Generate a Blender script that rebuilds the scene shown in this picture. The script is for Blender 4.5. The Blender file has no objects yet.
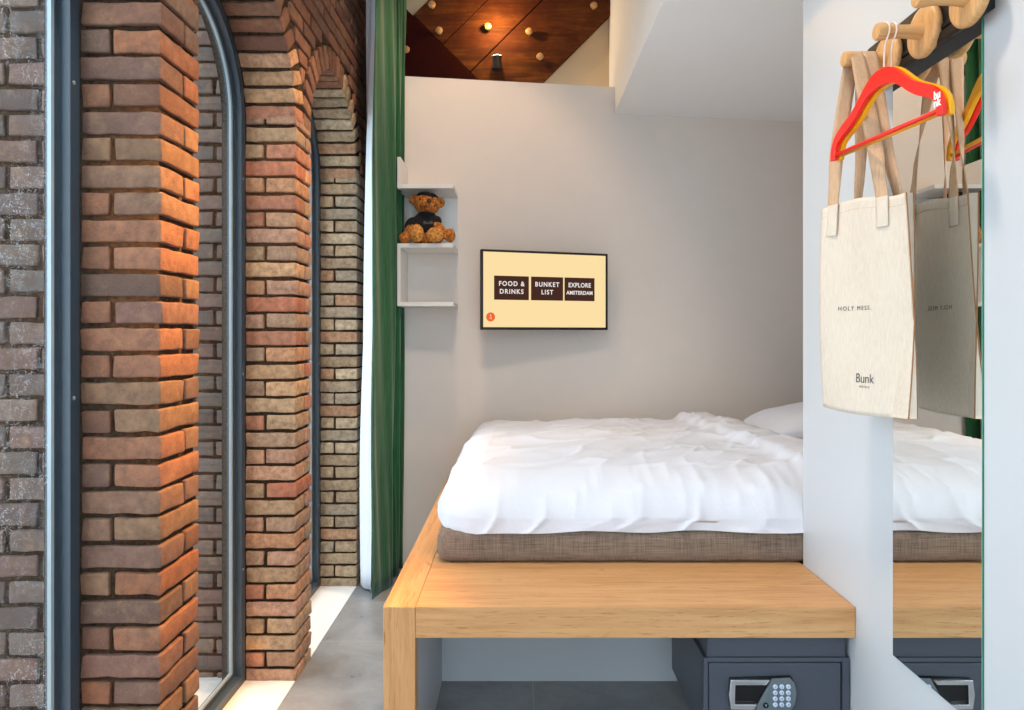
import bpy, math, random
from mathutils import Vector, Matrix, noise
R = math.radians; PI = math.pi
S = bpy.context.scene; COL = S.collection
F = 683.0; CX = 519.0; CY = 335.0; CH = 1.52
def P(px, py, d): return Vector(((px-CX)*d/F, d, CH+(CY-py)*d/F))

# ------------------------------------------------------------- materials
def srgb(r, g, b):
    f = lambda c: (c/255/12.92) if c/255 <= .04045 else ((c/255+.055)/1.055)**2.4
    return (f(r), f(g), f(b), 1)
class NT:
    def __init__(s, name):
        s.m = bpy.data.materials.new(name); s.m.use_nodes = True
        s.t = s.m.node_tree; s.t.nodes.clear()
        s.out = s.n('ShaderNodeOutputMaterial')
    def n(s, kind, **kw):
        x = s.t.nodes.new(kind)
        for k, v in kw.items():
            if k in x.inputs.keys(): x.inputs[k].default_value = v
            else: setattr(x, k, v)
        return x
    def l(s, a, b): s.t.links.new(a, b)
    def coord(s, scale=(1,1,1)):
        c = s.n('ShaderNodeTexCoord'); m = s.n('ShaderNodeMapping'); m.inputs['Scale'].default_value = scale
        s.l(c.outputs['Object'], m.inputs['Vector']); return m.outputs['Vector']
    def noise(s, v, scale, detail=4, rough=.55, dist=0):
        x = s.n('ShaderNodeTexNoise'); x.inputs['Scale'].default_value = scale; x.inputs['Detail'].default_value = detail
        x.inputs['Roughness'].default_value = rough; x.inputs['Distortion'].default_value = dist
        s.l(v, x.inputs['Vector']); return x.outputs['Fac']
    def ramp(s, f, stops):
        x = s.n('ShaderNodeValToRGB'); e = x.color_ramp.elements
        while len(e) < len(stops): e.new(.5)
        for q, (p, c) in zip(e, stops): q.position = p; q.color = c
        s.l(f, x.inputs['Fac']); return x.outputs['Color']
    def mix(s, f, a, b, mode='MIX'):
        x = s.n('ShaderNodeMix', data_type='RGBA', blend_type=mode)
        for sock, v in ((x.inputs[0], f), (x.inputs[6], a), (x.inputs[7], b)):
            if hasattr(v, 'links'): s.l(v, sock)
            else: sock.default_value = v
        return x.outputs[2]
    def bsdf(s, col, rough=.5, metal=0, bump=None, strength=.3, dist=.002, spec=.5, **kw):
        b = s.n('ShaderNodeBsdfPrincipled')
        for sock, v in ((b.inputs['Base Color'], col), (b.inputs['Roughness'], rough)):
            if hasattr(v, 'links'): s.l(v, sock)
            else: sock.default_value = v
        b.inputs['Metallic'].default_value = metal; b.inputs['Specular IOR Level'].default_value = spec
        for k, v in kw.items(): b.inputs[k.replace('_', ' ')].default_value = v
        if bump is not None:
            u = s.n('ShaderNodeBump', Strength=strength, Distance=dist); s.l(bump, u.inputs['Height']); s.l(u.outputs['Normal'], b.inputs['Normal'])
        s.l(b.outputs[0], s.out.inputs['Surface']); return b
def plain(name, c, rough=.5, metal=0, nscale=60, bump=.1, var=.06, spec=.5, dist=.001, **kw):
    t = NT(name); v = t.coord(); f = t.noise(v, nscale)
    a = tuple(min(1, x*(1-var)) for x in c[:3])+(1,); b = tuple(min(1, x*(1+var)) for x in c[:3])+(1,)
    t.bsdf(t.ramp(f, [(.3, a), (.7, b)]), rough, metal, f, bump, dist, spec, **kw); return t.m
def emis(name, c, s):
    t = NT(name); e = t.n('ShaderNodeEmission'); e.inputs[0].default_value = c; e.inputs[1].default_value = s
    t.l(e.outputs[0], t.out.inputs[0]); return t.m
def oak(name, axis):
    t = NT(name); sc = {'x': (1.2, 22, 22), 'y': (22, 1.2, 22), 'z': (22, 22, 1.2)}[axis]
    v = t.coord(sc); big = t.coord(tuple(3 if q > 5 else .9 for q in sc))
    kn = t.coord(tuple(9 if q > 5 else 4 for q in sc))
    g = t.noise(v, 1.6, 8, .65, .6); h = t.noise(v, 7, 6, .7, .3); w = t.noise(big, 1.5, 3); k = t.noise(kn, 1.0, 5, .6, 1.5)
    c = t.ramp(g, [(.25, srgb(170, 118, 72)), (.5, srgb(200, 150, 100)), (.75, srgb(214, 170, 120))])
    c = t.mix(t.ramp(h, [(.34, (1, 1, 1, 1)), (.44, (0, 0, 0, 1))]), c, srgb(150, 98, 52))
    c = t.mix(t.ramp(k, [(.67, (0, 0, 0, 1)), (.76, (.7, .7, .7, 1))]), c, srgb(140, 88, 46))
    c = t.mix(t.ramp(w, [(.3, (0, 0, 0, 1)), (.75, (.5, .5, .5, 1))]), c, srgb(202, 148, 96))
    t.bsdf(c, .48, 0, h, .12, .001, .35); return t.m
M = {}
M['oak_x'] = oak('oak_grain_across', 'x'); M['oak_y'] = oak('oak_grain_deep', 'y'); M['oak_z'] = oak('oak_grain_upright', 'z')
def brickmat(name, bump=.9):
    t = NT(name); v = t.coord()
    a = t.n('ShaderNodeVertexColor', layer_name='Col')
    f = t.noise(v, 34, 8, .68); g = t.noise(v, 170, 6, .7); h = t.noise(v, 13, 6, .7, .1)
    c = t.mix(t.ramp(f, [(.35, (0, 0, 0, 1)), (.68, (.7, .7, .7, 1))]), a.outputs[0], srgb(92, 68, 58))
    c = t.mix(t.ramp(h, [(.54, (0, 0, 0, 1)), (.70, (.28, .28, .28, 1))]), c, srgb(178, 140, 106))
    c = t.mix(t.ramp(g, [(.60, (0, 0, 0, 1)), (.72, (.35, .35, .35, 1))]), c, srgb(176, 146, 120))
    hh = t.n('ShaderNodeMath', operation='ADD'); t.l(f, hh.inputs[0]); t.l(g, hh.inputs[1])
    t.bsdf(c, .85, 0, hh.outputs[0], bump, .004, .25); return t.m
M['brick'] = brickmat('old_fired_brick')
t = NT('dark_mortar'); v = t.coord(); f = t.noise(v, 90, 6)
t.bsdf(t.ramp(f, [(.3, srgb(40, 30, 23)), (.7, srgb(78, 62, 48))]), .95, 0, f, .6, .004, .1); M['mortar'] = t.m
# plaster, floor
M['plaster'] = plain('white_plaster', srgb(224, 215, 207), .75, nscale=7, bump=.08, var=.012)
M['bright'] = plain('bright_white_paint', srgb(244, 244, 244), .7, nscale=5, bump=.03, var=.005)
M['beige'] = plain('cream_plaster', srgb(192, 166, 132), .8, nscale=5, bump=.1, var=.02)
M['panel_white'] = plain('white_laminate_panel', srgb(196, 198, 201), .38, nscale=3, bump=.01, var=.008)
M['lacquer'] = plain('white_lacquer', srgb(228, 226, 222), .45, nscale=9, bump=.02, var=.01)
t = NT('grey_concrete_tile'); v = t.coord()
mp = v.node; mp.inputs['Location'].default_value = (-.06+12, -3.39+9, 0)
br = t.n('ShaderNodeTexBrick', offset=0.0); br.inputs['Scale'].default_value = 1
br.inputs['Brick Width'].default_value = 1.2; br.inputs['Row Height'].default_value = .9; br.inputs['Mortar Size'].default_value = .003
t.l(v, br.inputs['Vector'])
f = t.noise(v, 3.5, 8, .65, .4); g = t.noise(v, 30, 6, .7)
c = t.ramp(f, [(.25, srgb(108, 110, 112)), (.5, srgb(136, 138, 140)), (.78, srgb(160, 162, 163))])
c = t.mix(t.ramp(g, [(.55, (0, 0, 0, 1)), (.75, (.4, .4, .4, 1))]), c, srgb(160, 160, 158))
c = t.mix(br.outputs['Fac'], c, srgb(158, 158, 156))
t.bsdf(c, t.ramp(f, [(.3, (.26, .26, .26, 1)), (.7, (.40, .40, .40, 1))]), 0, g, .08, .001, .5); M['tile'] = t.m
M['sill'] = plain('white_speckled_stone', srgb(226, 224, 220), .5, nscale=220, bump=.03, var=.05)
M['concrete'] = plain('pale_outdoor_concrete', srgb(190, 180, 172), .9, nscale=14, bump=.2, var=.08)
M['frame'] = plain('anthracite_steel', srgb(54, 68, 80), .38, nscale=40, bump=.02, var=.05)
M['bead'] = plain('grey_aluminium_bead', srgb(146, 160, 166), .35, .3, nscale=30, bump=.01, var=.03)
def glass(name, drops):
    t = NT(name); tr = t.n('ShaderNodeBsdfTransparent'); tr.inputs[0].default_value = (.95, .975, .97, 1)
    gl = t.n('ShaderNodeBsdfGlossy'); gl.inputs['Roughness'].default_value = .02
    lw = t.n('ShaderNodeLayerWeight', Blend=.5); pw = t.n('ShaderNodeMath', operation='POWER'); t.l(lw.outputs['Facing'], pw.inputs[0]); pw.inputs[1].default_value = 5
    fr = t.n('ShaderNodeMath', operation='MULTIPLY_ADD'); t.l(pw.outputs[0], fr.inputs[0]); fr.inputs[1].default_value = .5; fr.inputs[2].default_value = .02; mx = t.n('ShaderNodeMixShader')
    t.l(fr.outputs[0], mx.inputs[0]); t.l(tr.outputs[0], mx.inputs[1]); t.l(gl.outputs[0], mx.inputs[2]); last = mx.outputs[0]
    if drops:
        v = t.coord(); vo = t.n('ShaderNodeTexVoronoi', Scale=330.0); t.l(v, vo.inputs['Vector'])
        big = t.noise(v, 5, 4, .6, .5); n2 = t.noise(v, 70, 3)
        d = t.ramp(vo.outputs['Distance'], [(.16, (1, 1, 1, 1)), (.26, (0, 0, 0, 1))])
        m = t.ramp(big, [(.40, (0, 0, 0, 1)), (.62, (1, 1, 1, 1))]); m2 = t.ramp(n2, [(.48, (0, 0, 0, 1)), (.56, (1, 1, 1, 1))])
        c = t.mix(1.0, d, m, 'MULTIPLY'); c = t.mix(1.0, c, m2, 'MULTIPLY')
        df = t.n('ShaderNodeBsdfTranslucent'); df.inputs[0].default_value = (.9, .93, .95, 1)
        sc = t.n('ShaderNodeMath', operation='MULTIPLY'); sc.inputs[1].default_value = .8; t.l(c, sc.inputs[0])
        m3 = t.n('ShaderNodeMixShader'); t.l(sc.outputs[0], m3.inputs[0]); t.l(last, m3.inputs[1]); t.l(df.outputs[0], m3.inputs[2]); last = m3.outputs[0]
    t.l(last, t.out.inputs[0]); return t.m
M['glass'] = glass('clear_window_glass', False); M['glass_rain'] = glass('rain_speckled_window_glass', True)
t = NT('green_velvet'); v = t.coord((40, 40, 2)); f = t.noise(v, 3, 4); w = t.noise(t.coord(), 350, 2)
t.bsdf(t.ramp(f, [(.3, srgb(22, 68, 40)), (.7, srgb(36, 98, 60))]), .85, 0, w, .25, .001, .2, Sheen_Weight=.25); M['green'] = t.m
t = NT('white_curtain_lining'); v = t.coord(); w = t.noise(v, 300, 2)
t.bsdf(srgb(226, 230, 238), .9, 0, w, .1, .001, .1, Transmission_Weight=0); M['sheer'] = t.m
def weave(name, ca, cb, sx=700, rough=.9, streak=(60, 60, 3), **kw):
    t = NT(name); v = t.coord(); f = t.noise(t.coord((sx*.04, sx, sx)), 1, 3); g = t.noise(t.coord((sx, sx*.2, sx*.04)), 1, 3)
    s_ = t.noise(v, 8, 5); h = t.n('ShaderNodeMath', operation='ADD'); t.l(f, h.inputs[0]); t.l(g, h.inputs[1])
    hf = t.n('ShaderNodeMath', operation='MULTIPLY'); hf.inputs[1].default_value = .5; t.l(h.outputs[0], hf.inputs[0])
    c = t.ramp(hf.outputs[0], [(.36, ca), (.62, cb)]); c = t.mix(t.ramp(s_, [(.4, (0, 0, 0, 1)), (.7, (.25, .25, .25, 1))]), c, cb)
    t.bsdf(c, rough, 0, h.outputs[0], .35, .001, .2, **kw); return t.m
M['linen_brown'] = weave('brown_grey_linen', srgb(92, 78, 68), srgb(140, 122, 108), 260)
M['duvet'] = weave('white_cotton', srgb(208, 210, 219), srgb(218, 220, 228), 900)
M['canvas'] = weave('natural_cotton_canvas', srgb(200, 184, 166), srgb(216, 203, 187), 900)
M['canvas_strap'] = weave('natural_cotton_webbing', srgb(178, 142, 110), srgb(204, 170, 138), 900)
M['seam'] = plain('brown_hem', srgb(150, 104, 66), .9)
M['ink'] = plain('dark_ink', srgb(84, 80, 80), .8)
M['rail'] = plain('black_powder_coat', srgb(12, 12, 15), .32, nscale=200, bump=.05)
def turned(name, a, b):
    t = NT(name); f = t.noise(t.coord((3, 90, 12)), 1.5, 4, .6, .3)
    t.bsdf(t.ramp(f, [(.3, a), (.7, b)]), .45, spec=.35); return t.m
M['beech'] = turned('oiled_beech', srgb(186, 134, 80), srgb(212, 166, 112))
M['red'] = plain('red_lacquer', srgb(238, 34, 18), .35, nscale=20, bump=.01, var=.02)
M['yellow'] = plain('yellow_lacquer', srgb(240, 168, 8), .35, nscale=20, bump=.01, var=.02)
M['wire'] = plain('pinkish_coated_wire', srgb(232, 208, 196), .3, .2)
M['white_ink'] = plain('white_print', srgb(250, 246, 236), .5)
t = NT('mirror_silver'); g = t.n('ShaderNodeBsdfGlossy'); g.inputs['Roughness'].default_value = 0; g.inputs[0].default_value = (.88, .90, .88, 1); t.l(g.outputs[0], t.out.inputs[0]); M['mirror'] = t.m
M['glass_edge'] = plain('green_glass_edge', srgb(20, 120, 84), .15, nscale=20, bump=0, var=.05)
M['safe'] = plain('dark_grey_powder_coat', srgb(70, 74, 84), .42, nscale=400, bump=.08, var=.04)
M['chrome'] = plain('polished_chrome', srgb(225, 225, 228), .12, 1, bump=0, var=.01)
M['gloss_black'] = plain('gloss_black_plastic', srgb(14, 14, 16), .12, bump=0)
M['slate'] = plain('grey_plastic', srgb(96, 106, 112), .35, bump=0)
M['key'] = plain('pale_blue_keys', srgb(196, 208, 226), .35, bump=0)
M['black'] = plain('black_plastic', srgb(24, 22, 22), .35, bump=.02)
M['screen'] = emis('lit_cream_screen', srgb(252, 224, 166), 1.0)
M['tile_dark'] = emis('lit_dark_brown_tile', srgb(70, 44, 36), 1.0)
M['txt_w'] = emis('lit_white_text', srgb(240, 232, 228), 1.0)
M['txt_o'] = emis('lit_orange_dot', srgb(240, 104, 46), 1.0)
M['lamp'] = emis('lamp_glow', srgb(255, 214, 130), 14)
t = NT('old_stained_timber'); v = t.coord((1, 1, 1)); rot = v.node; rot.inputs['Rotation'].default_value = (0, R(45), 0); rot.inputs['Scale'].default_value = (1.5, 5, 16)
f = t.noise(v, 1.6, 8, .68, .8); g = t.noise(t.coord(), 5, 4, .6); c = t.ramp(f, [(.3, srgb(44, 20, 6)), (.55, srgb(88, 46, 14)), (.75, srgb(124, 72, 26))])
c = t.mix(t.ramp(g, [(.35, (.75, .75, .75, 1)), (.62, (0, 0, 0, 1))]), c, srgb(58, 20, 8)); t.bsdf(c, .75, 0, f, .3, .003, .15); M['timber'] = t.m
M['timber_dark'] = plain('maroon_timber', srgb(44, 6, 3), .85, nscale=12, bump=.1, var=.15, spec=.1)
M['stud'] = plain('worn_bone_knob', srgb(170, 130, 80), .5, nscale=60, bump=.2, var=.2)
M['fur'] = plain('golden_brown_fur', srgb(184, 112, 46), .95, nscale=75, bump=1.0, var=.8, dist=.008)
M['fur_pale'] = plain('light_caramel_paw_fur', srgb(214, 140, 66), .95, nscale=75, bump=1.0, var=.7, dist=.008)
M['shirt'] = plain('black_knit', srgb(16, 17, 22), .9, nscale=300, bump=.3)
M['nose'] = plain('brown_nose', srgb(74, 40, 30), .4)

# ------------------------------------------------------------- objects
def mesh(name, vs, fs, mats, smooth=False, cols=None, mi=None):
    me = bpy.data.meshes.new(name); me.from_pydata([tuple(v) for v in vs], [], fs)
    for m in (mats if isinstance(mats, (list, tuple)) else [mats]): me.materials.append(m)
    if mi: me.polygons.foreach_set('material_index', mi)
    if smooth: me.polygons.foreach_set('use_smooth', [True]*len(me.polygons))
    if cols:
        a = me.color_attributes.new('Col', 'FLOAT_COLOR', 'POINT'); flat = [q for c in cols for q in c]; a.data.foreach_set('color', flat)
    me.validate(); me.update()
    if smooth == 'auto': me.set_sharp_from_angle(angle=R(40))
    return me
def obj(name, me, parent=None, bev=0, seg=2):
    o = bpy.data.objects.new(name, me); COL.objects.link(o)
    if parent:
        o.parent = parent; o.matrix_parent_inverse = Matrix.Translation(-parent.location) if parent.location.length else Matrix()
        if parent.parent: o.matrix_parent_inverse = Matrix()
    if bev:
        b = o.modifiers.new('bevel', 'BEVEL'); b.width = bev; b.segments = seg; b.limit_method = 'ANGLE'; b.angle_limit = R(40); b.harden_normals = False
    return o
def thing(name, label, cat, loc=(0, 0, 0), group=None):
    o = bpy.data.objects.new(name, None); COL.objects.link(o); o.location = loc; o.empty_display_size = .05
    return tag(o, label, cat, group)
def tag(o, label, cat, group=None):
    o['label'] = label; o['category'] = cat
    if group: o['group'] = group
    return o
def struct(o): o['kind'] = 'structure'; return o
class G:
    def __init__(s): s.v = []; s.f = []; s.c = []; s.m = []
    def add(s, vs, fs, col=None, mi=0):
        k = len(s.v); s.v += [Vector(q) for q in vs]; s.f += [tuple(i+k for i in f) for f in fs]
        if col is not None: s.c += [tuple(col)]*len(vs)
        s.m += [mi]*len(fs); return s
    def box(s, x0, x1, y0, y1, z0, z1, col=None, mi=0):
        vs = [(x, y, z) for x in (x0, x1) for y in (y0, y1) for z in (z0, z1)]
        return s.add(vs, [(0,1,3,2), (4,6,7,5), (0,4,5,1), (2,3,7,6), (0,2,6,4), (1,5,7,3)], col, mi)
    def rbox(s, M4, size, r, n, col=None, mi=0, jit=None):
        """rounded box, subdivided n=(nx,ny,nz); M4 places its centre; r = (rx,ry,rz)"""
        if not isinstance(r, (tuple, list)): r = (r, r, r)
        h = [q/2 for q in size]; r = [min(a, b*.999) for a, b in zip(r, h)]; idx = {}; vs = []; fs = []
        def cut(a, k):
            m = n[a]; t = k/m
            if m >= 2 and r[a] > 0:   # extra rings near the ends
                e = r[a]/size[a]
                if k == 0: return 0
                if k == m: return 1
                if m == 2: return .5
                if m < 5: return e+(1-2*e)*(k-1)/(m-2)
                if k == 1: return e*.35
                if k == m-1: return 1-e*.35
                return e+(1-2*e)*(k-2)/(m-4)
            return t
        def V(i, j, k):
            key = (i, j, k)
            if key not in idx:
                p = [(cut(a, q)-.5)*size[a] for a, q in zip((0, 1, 2), key)]
                c = [max(-(h[a]-r[a]), min(h[a]-r[a], p[a])) for a in range(3)]
                d = [(p[a]-c[a])/r[a] if r[a] > 0 else 0 for a in range(3)]
                L = math.sqrt(sum(q*q for q in d)); mxd = max(abs(q) for q in d) if L else 0
                if L > 1e-9:
                    d = [q*mxd/L for q in d]
                q = Vector([c[a]+d[a]*r[a] if r[a] > 0 else p[a] for a in range(3)])
                q = M4 @ q
                if jit: q = jit(q)
                idx[key] = len(vs); vs.append(q)
            return idx[key]
        nx, ny, nz = n
        for i in range(nx):
            for j in range(ny):
                fs.append((V(i,j,0), V(i,j+1,0), V(i+1,j+1,0), V(i+1,j,0))); fs.append((V(i,j,nz), V(i+1,j,nz), V(i+1,j+1,nz), V(i,j+1,nz)))
        for i in range(nx):
            for k in range(nz):
                fs.append((V(i,0,k), V(i+1,0,k), V(i+1,0,k+1), V(i,0,k+1))); fs.append((V(i,ny,k), V(i,ny,k+1), V(i+1,ny,k+1), V(i+1,ny,k)))
        for j in range(ny):
            for k in range(nz):
                fs.append((V(0,j,k), V(0,j,k+1), V(0,j+1,k+1), V(0,j+1,k))); fs.append((V(nx,j,k), V(nx,j+1,k), V(nx,j+1,k+1), V(nx,j,k+1)))
        return s.add(vs, fs, col, mi)
    def lathe(s, prof, n, M4, mi=0):
        """prof: (r, h) along local +Z"""
        vs = []; fs = []
        for r, h in prof:
            for i in range(n): a = 2*PI*i/n; vs.append(M4 @ Vector((r*math.cos(a), r*math.sin(a), h)))
        for k in range(len(prof)-1):
            for i in range(n): fs.append((k*n+i, k*n+(i+1) % n, (k+1)*n+(i+1) % n, (k+1)*n+i))
        fs.append(tuple(range(n))[::-1]); fs.append(tuple((len(prof)-1)*n+i for i in range(n)))
        return s.add(vs, fs, None, mi)
    def tube(s, pts, r, n=8, mi=0):
        pts = [Vector(p) for p in pts]; vs = []; fs = []; up = None
        for i, p in enumerate(pts):
            t = (pts[min(i+1, len(pts)-1)]-pts[max(i-1, 0)]).normalized()
            if up is None: up = t.orthogonal().normalized()
            up = (up-t*up.dot(t)).normalized(); w = t.cross(up)
            rr = r[i] if isinstance(r, list) else r
            for k in range(n): a = 2*PI*k/n; vs.append(p+up*rr*math.cos(a)+w*rr*math.sin(a))
        for i in range(len(pts)-1):
            for k in range(n): fs.append((i*n+k, i*n+(k+1) % n, (i+1)*n+(k+1) % n, (i+1)*n+k))
        fs.append(tuple(range(n))[::-1]); fs.append(tuple((len(pts)-1)*n+k for k in range(n)))
        return s.add(vs, fs, None, mi)
    def prism(s, poly, fn, t0, t1, mi=0):
        """poly in 2-D, fn(u,v,t) -> 3-D"""
        n = len(poly); vs = [fn(u, v, t0) for u, v in poly]+[fn(u, v, t1) for u, v in poly]
        fs = [tuple(range(n))[::-1], tuple(range(n, 2*n))]+[(i, (i+1) % n, n+(i+1) % n, n+i) for i in range(n)]
        return s.add(vs, fs, None, mi)
    def make(s, name, mats, parent=None, smooth=False, bev=0, seg=2):
        return obj(name, mesh(name, s.v, s.f, mats, smooth, s.c or None, s.m), parent, bev, seg)
T = Matrix.Translation
def rotm(ax, a): return Matrix.Rotation(a, 4, ax)
def spline(pts, n):
    pts = [Vector(p) for p in pts]; out = []
    for i in range(len(pts)-1):
        p0, p1, p2, p3 = pts[max(i-1, 0)], pts[i], pts[i+1], pts[min(i+2, len(pts)-1)]
        for k in range(n):
            t = k/n; out.append(.5*((2*p1)+(p2-p0)*t+(2*p0-5*p1+4*p2-p3)*t*t+(3*p1-p0-3*p2+p3)*t**3))
    return out+[pts[-1]]
def text(name, s, size, M4, mat, parent, depth=.0004, align='CENTER', space=1.0, sx=1.0, bold=0):
    c = bpy.data.curves.new(name, 'FONT'); c.body = s; c.size = size; c.extrude = depth; c.align_x = align; c.align_y = 'CENTER'; c.space_character = space; c.space_line = .95
    c.offset = bold
    o = bpy.data.objects.new(name, c); COL.objects.link(o); bpy.context.view_layer.update()
    me = bpy.data.meshes.new_from_object(o.evaluated_get(bpy.context.evaluated_depsgraph_get()))
    bpy.data.objects.remove(o); me.transform(M4 @ Matrix.Diagonal((sx, 1, 1, 1))); me.materials.clear(); me.materials.append(mat)
    return obj(name, me, parent)
def frame_mat(o, x, y):   # columns x, y, normal
    x = Vector(x).normalized(); y = Vector(y).normalized(); z = x.cross(y); m = Matrix((x, y, z)).transposed().to_4x4(); m.translation = Vector(o); return m

# ------------------------------------------------------------- the brick wall on the left
XI, XW, XO = -.98, -1.20, -1.31
PITCH = 1.128; HW = .452; RB = HW; SPR = 2.46; CRS = .0745; JO = .013; ZT = 4.6
def bay(i): return 2.546+PITCH*(i-1)        # centre of opening i (1 = between the two near piers)
rng = random.Random(7)
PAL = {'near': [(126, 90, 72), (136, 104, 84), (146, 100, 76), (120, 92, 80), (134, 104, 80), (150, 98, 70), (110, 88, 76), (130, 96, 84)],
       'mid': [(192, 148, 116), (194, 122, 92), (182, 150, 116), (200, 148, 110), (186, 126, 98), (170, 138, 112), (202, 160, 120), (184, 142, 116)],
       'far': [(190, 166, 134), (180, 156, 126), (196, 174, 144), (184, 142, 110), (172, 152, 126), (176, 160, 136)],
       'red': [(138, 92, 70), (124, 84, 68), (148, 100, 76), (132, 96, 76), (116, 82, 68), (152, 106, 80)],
       'out': [(98, 86, 80), (108, 90, 82), (90, 80, 76), (106, 84, 76), (96, 88, 82), (114, 98, 88)]}
def lin(c, k=1.0): q = srgb(*c); return tuple(x*k for x in q[:3])+(1,)
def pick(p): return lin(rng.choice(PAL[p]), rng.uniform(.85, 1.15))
def rough(amp, seed):
    def f(p):
        n1 = noise.noise_vector(p*23+Vector((seed, 0, 0))); n2 = noise.noise_vector(p*70+Vector((0, seed, 0)))
        return p+n1*amp+n2*amp*.55
    return f
def brick(g, x0, x1, y0, y1, z0, z1, col, fine=True, M4=None, amp=.0036):
    s = (x1-x0, y1-y0, z1-z0); c = Vector(((x0+x1)/2, (y0+y1)/2, (z0+z1)/2))
    cell = .03 if fine else .09
    n = [max(5 if fine else 3, int(q/cell)+3) for q in s]
    if not fine: n = [3, 3, 3]
    m = (M4 or Matrix()) @ T(c+Vector((rng.uniform(-.002, .002), rng.uniform(-.002, .002), rng.uniform(-.0015, .0015)))) @ rotm('X', rng.uniform(-.008, .008)) @ rotm('Z', rng.uniform(-.006, .006))
    g.rbox(m, s, .006 if fine else .005, n, col, 0, rough(amp, rng.uniform(0, 50)))
def pier(g, y0, y1, ztop, pal, fine):
    k = 0; z = -.02
    while z < ztop-.02:
        a, b = z+JO/2, z+CRS-JO/2
        p = pal if not isinstance(pal, list) else (pal[0] if rng.random() > z/2.6 else pal[1])
        if k % 2 == 0:
            cy = y0+.6*(y1-y0); brick(g, XW, XI, y0, cy-JO/2, a, b, pick(p), fine); brick(g, XW, XI, cy+JO/2, y1, a, b, pick(p), fine)
        else:
            cx = XI-.13; brick(g, cx, XI, y0, y1, a, b, pick(p), fine); brick(g, XW, cx-JO*.9, y0, y1, a, b, pick(p), fine)
        z += CRS; k += 1
w = G()
BAYS = [-2, -1, 0, 1, 2]
edges = [(bay(i)+HW, bay(i+1)-HW) for i in BAYS[:-1]]   # piers between bays
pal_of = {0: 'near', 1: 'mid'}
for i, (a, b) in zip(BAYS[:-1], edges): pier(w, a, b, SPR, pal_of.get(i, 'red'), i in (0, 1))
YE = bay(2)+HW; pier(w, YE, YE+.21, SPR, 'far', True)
YN = -2.3
# courses above the spring, clipped to the arch rings
RR = .125
def ringout(dy):   # outer radius of ring in direction with horizontal offset
    return HW+RR
nz = int((ZT-SPR)/CRS)
k = 0; z = 0 - .02
while z < ZT-.02:
    a, b = z+JO/2, z+CRS-JO/2
    if z > SPR-.03:
        blocks = []
        for i in BAYS:
            zz = (a if a > SPR else SPR)-SPR
            Ro = HW+RR
            if zz < Ro: hwid = math.sqrt(Ro*Ro-zz*zz); blocks.append((bay(i)-hwid-.004, bay(i)+hwid+.004))
        spans = []; cur = YN
        for s0, s1 in sorted(blocks):
            if s0 > cur+.03: spans.append((cur, s0))
            cur = max(cur, s1)
        if cur < 4.56: spans.append((cur, 4.56))
    else:
        spans = [(YE+.225, 4.56)]
    off = (k % 2)*.11
    for s0, s1 in spans:
        y = s0 if (s1-s0) < .3 else YN+off+math.floor((s0-YN-off)/.221)*.221
        while y < s1-.02:
            y0 = max(y, s0); y1 = min(y+.221-JO, s1)
            if y1-y0 > .025: brick(w, XI-.09, XI, y0, y1, a, b, pick('red'), fine=(y1 > 2 and b < 3.3))
            y += .221
    k += 1; z += CRS
# ring bricks (soldiers) with the full depth of the wall on the inner side of the arch
for i in BAYS:
    c = bay(i); nb = int(PI*HW/CRS)+1; da = PI/nb
    for q in range(nb):
        th = (q+.5)*da; ct, st = math.cos(th), math.sin(th)
        rmax = HW+RR-.008
        if i != 2 or ct < 0: rmax = min(rmax, (PITCH/2-.005)/max(abs(ct), 1e-3))
        hh = HW*da-JO
        m = T(Vector((0, c, SPR))) @ rotm('X', th) ; L = rmax-HW
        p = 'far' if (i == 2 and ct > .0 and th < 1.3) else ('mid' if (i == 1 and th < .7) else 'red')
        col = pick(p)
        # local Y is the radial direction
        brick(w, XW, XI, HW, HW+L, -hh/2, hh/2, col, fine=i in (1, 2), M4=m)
# mortar core
J = .013
def mortar_box(y0, y1, z0, z1, xi=XI-J, xo=XO): w.box(xo, xi, y0, y1, z0, z1, lin((80, 62, 48)), 1)
for a, b in edges: mortar_box(a+J, b-J, -.05, SPR)
mortar_box(YE+J, 4.75, -.05, SPR); mortar_box(YN, bay(-2)-HW, -.05, SPR)
A = [PI*j/24 for j in range(25)]
for i in BAYS:
    c = bay(i); r = HW+J; y0 = c-PITCH/2; y1 = c+PITCH/2
    if i == 2: y1 = 4.75
    if i == BAYS[0]: y0 = YN
    for x in (XI-J, XO):
        pts = [(y1, SPR)]+[(c+r*math.cos(t), SPR+r*math.sin(t)) for t in A]+[(y0, SPR)]
        top = [(y1, ZT)]+[(min(max(c+r*math.cos(t)*1.0, y0), y1), ZT) for t in A]+[(y0, ZT)]
        n = len(pts); w.add([(x, y, z) for y, z in pts]+[(x, y, z) for y, z in top], [(j, j+1, n+j+1, n+j) for j in range(n-1)], lin((80, 62, 48)), 1)
    n = len(A); w.add([(XI-J, c+r*math.cos(t), SPR+r*math.sin(t)) for t in A]+[(XO, c+r*math.cos(t), SPR+r*math.sin(t)) for t in A], [(j, j+1, n+j+1, n+j) for j in range(n-1)], lin((80, 62, 48)), 1)
w.box(XO, XI-J, YN, 4.75, ZT-.02, ZT, lin((80, 62, 48)), 1)
struct(w.make('wall_left', [M['brick'], M['mortar']], smooth=True))
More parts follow.
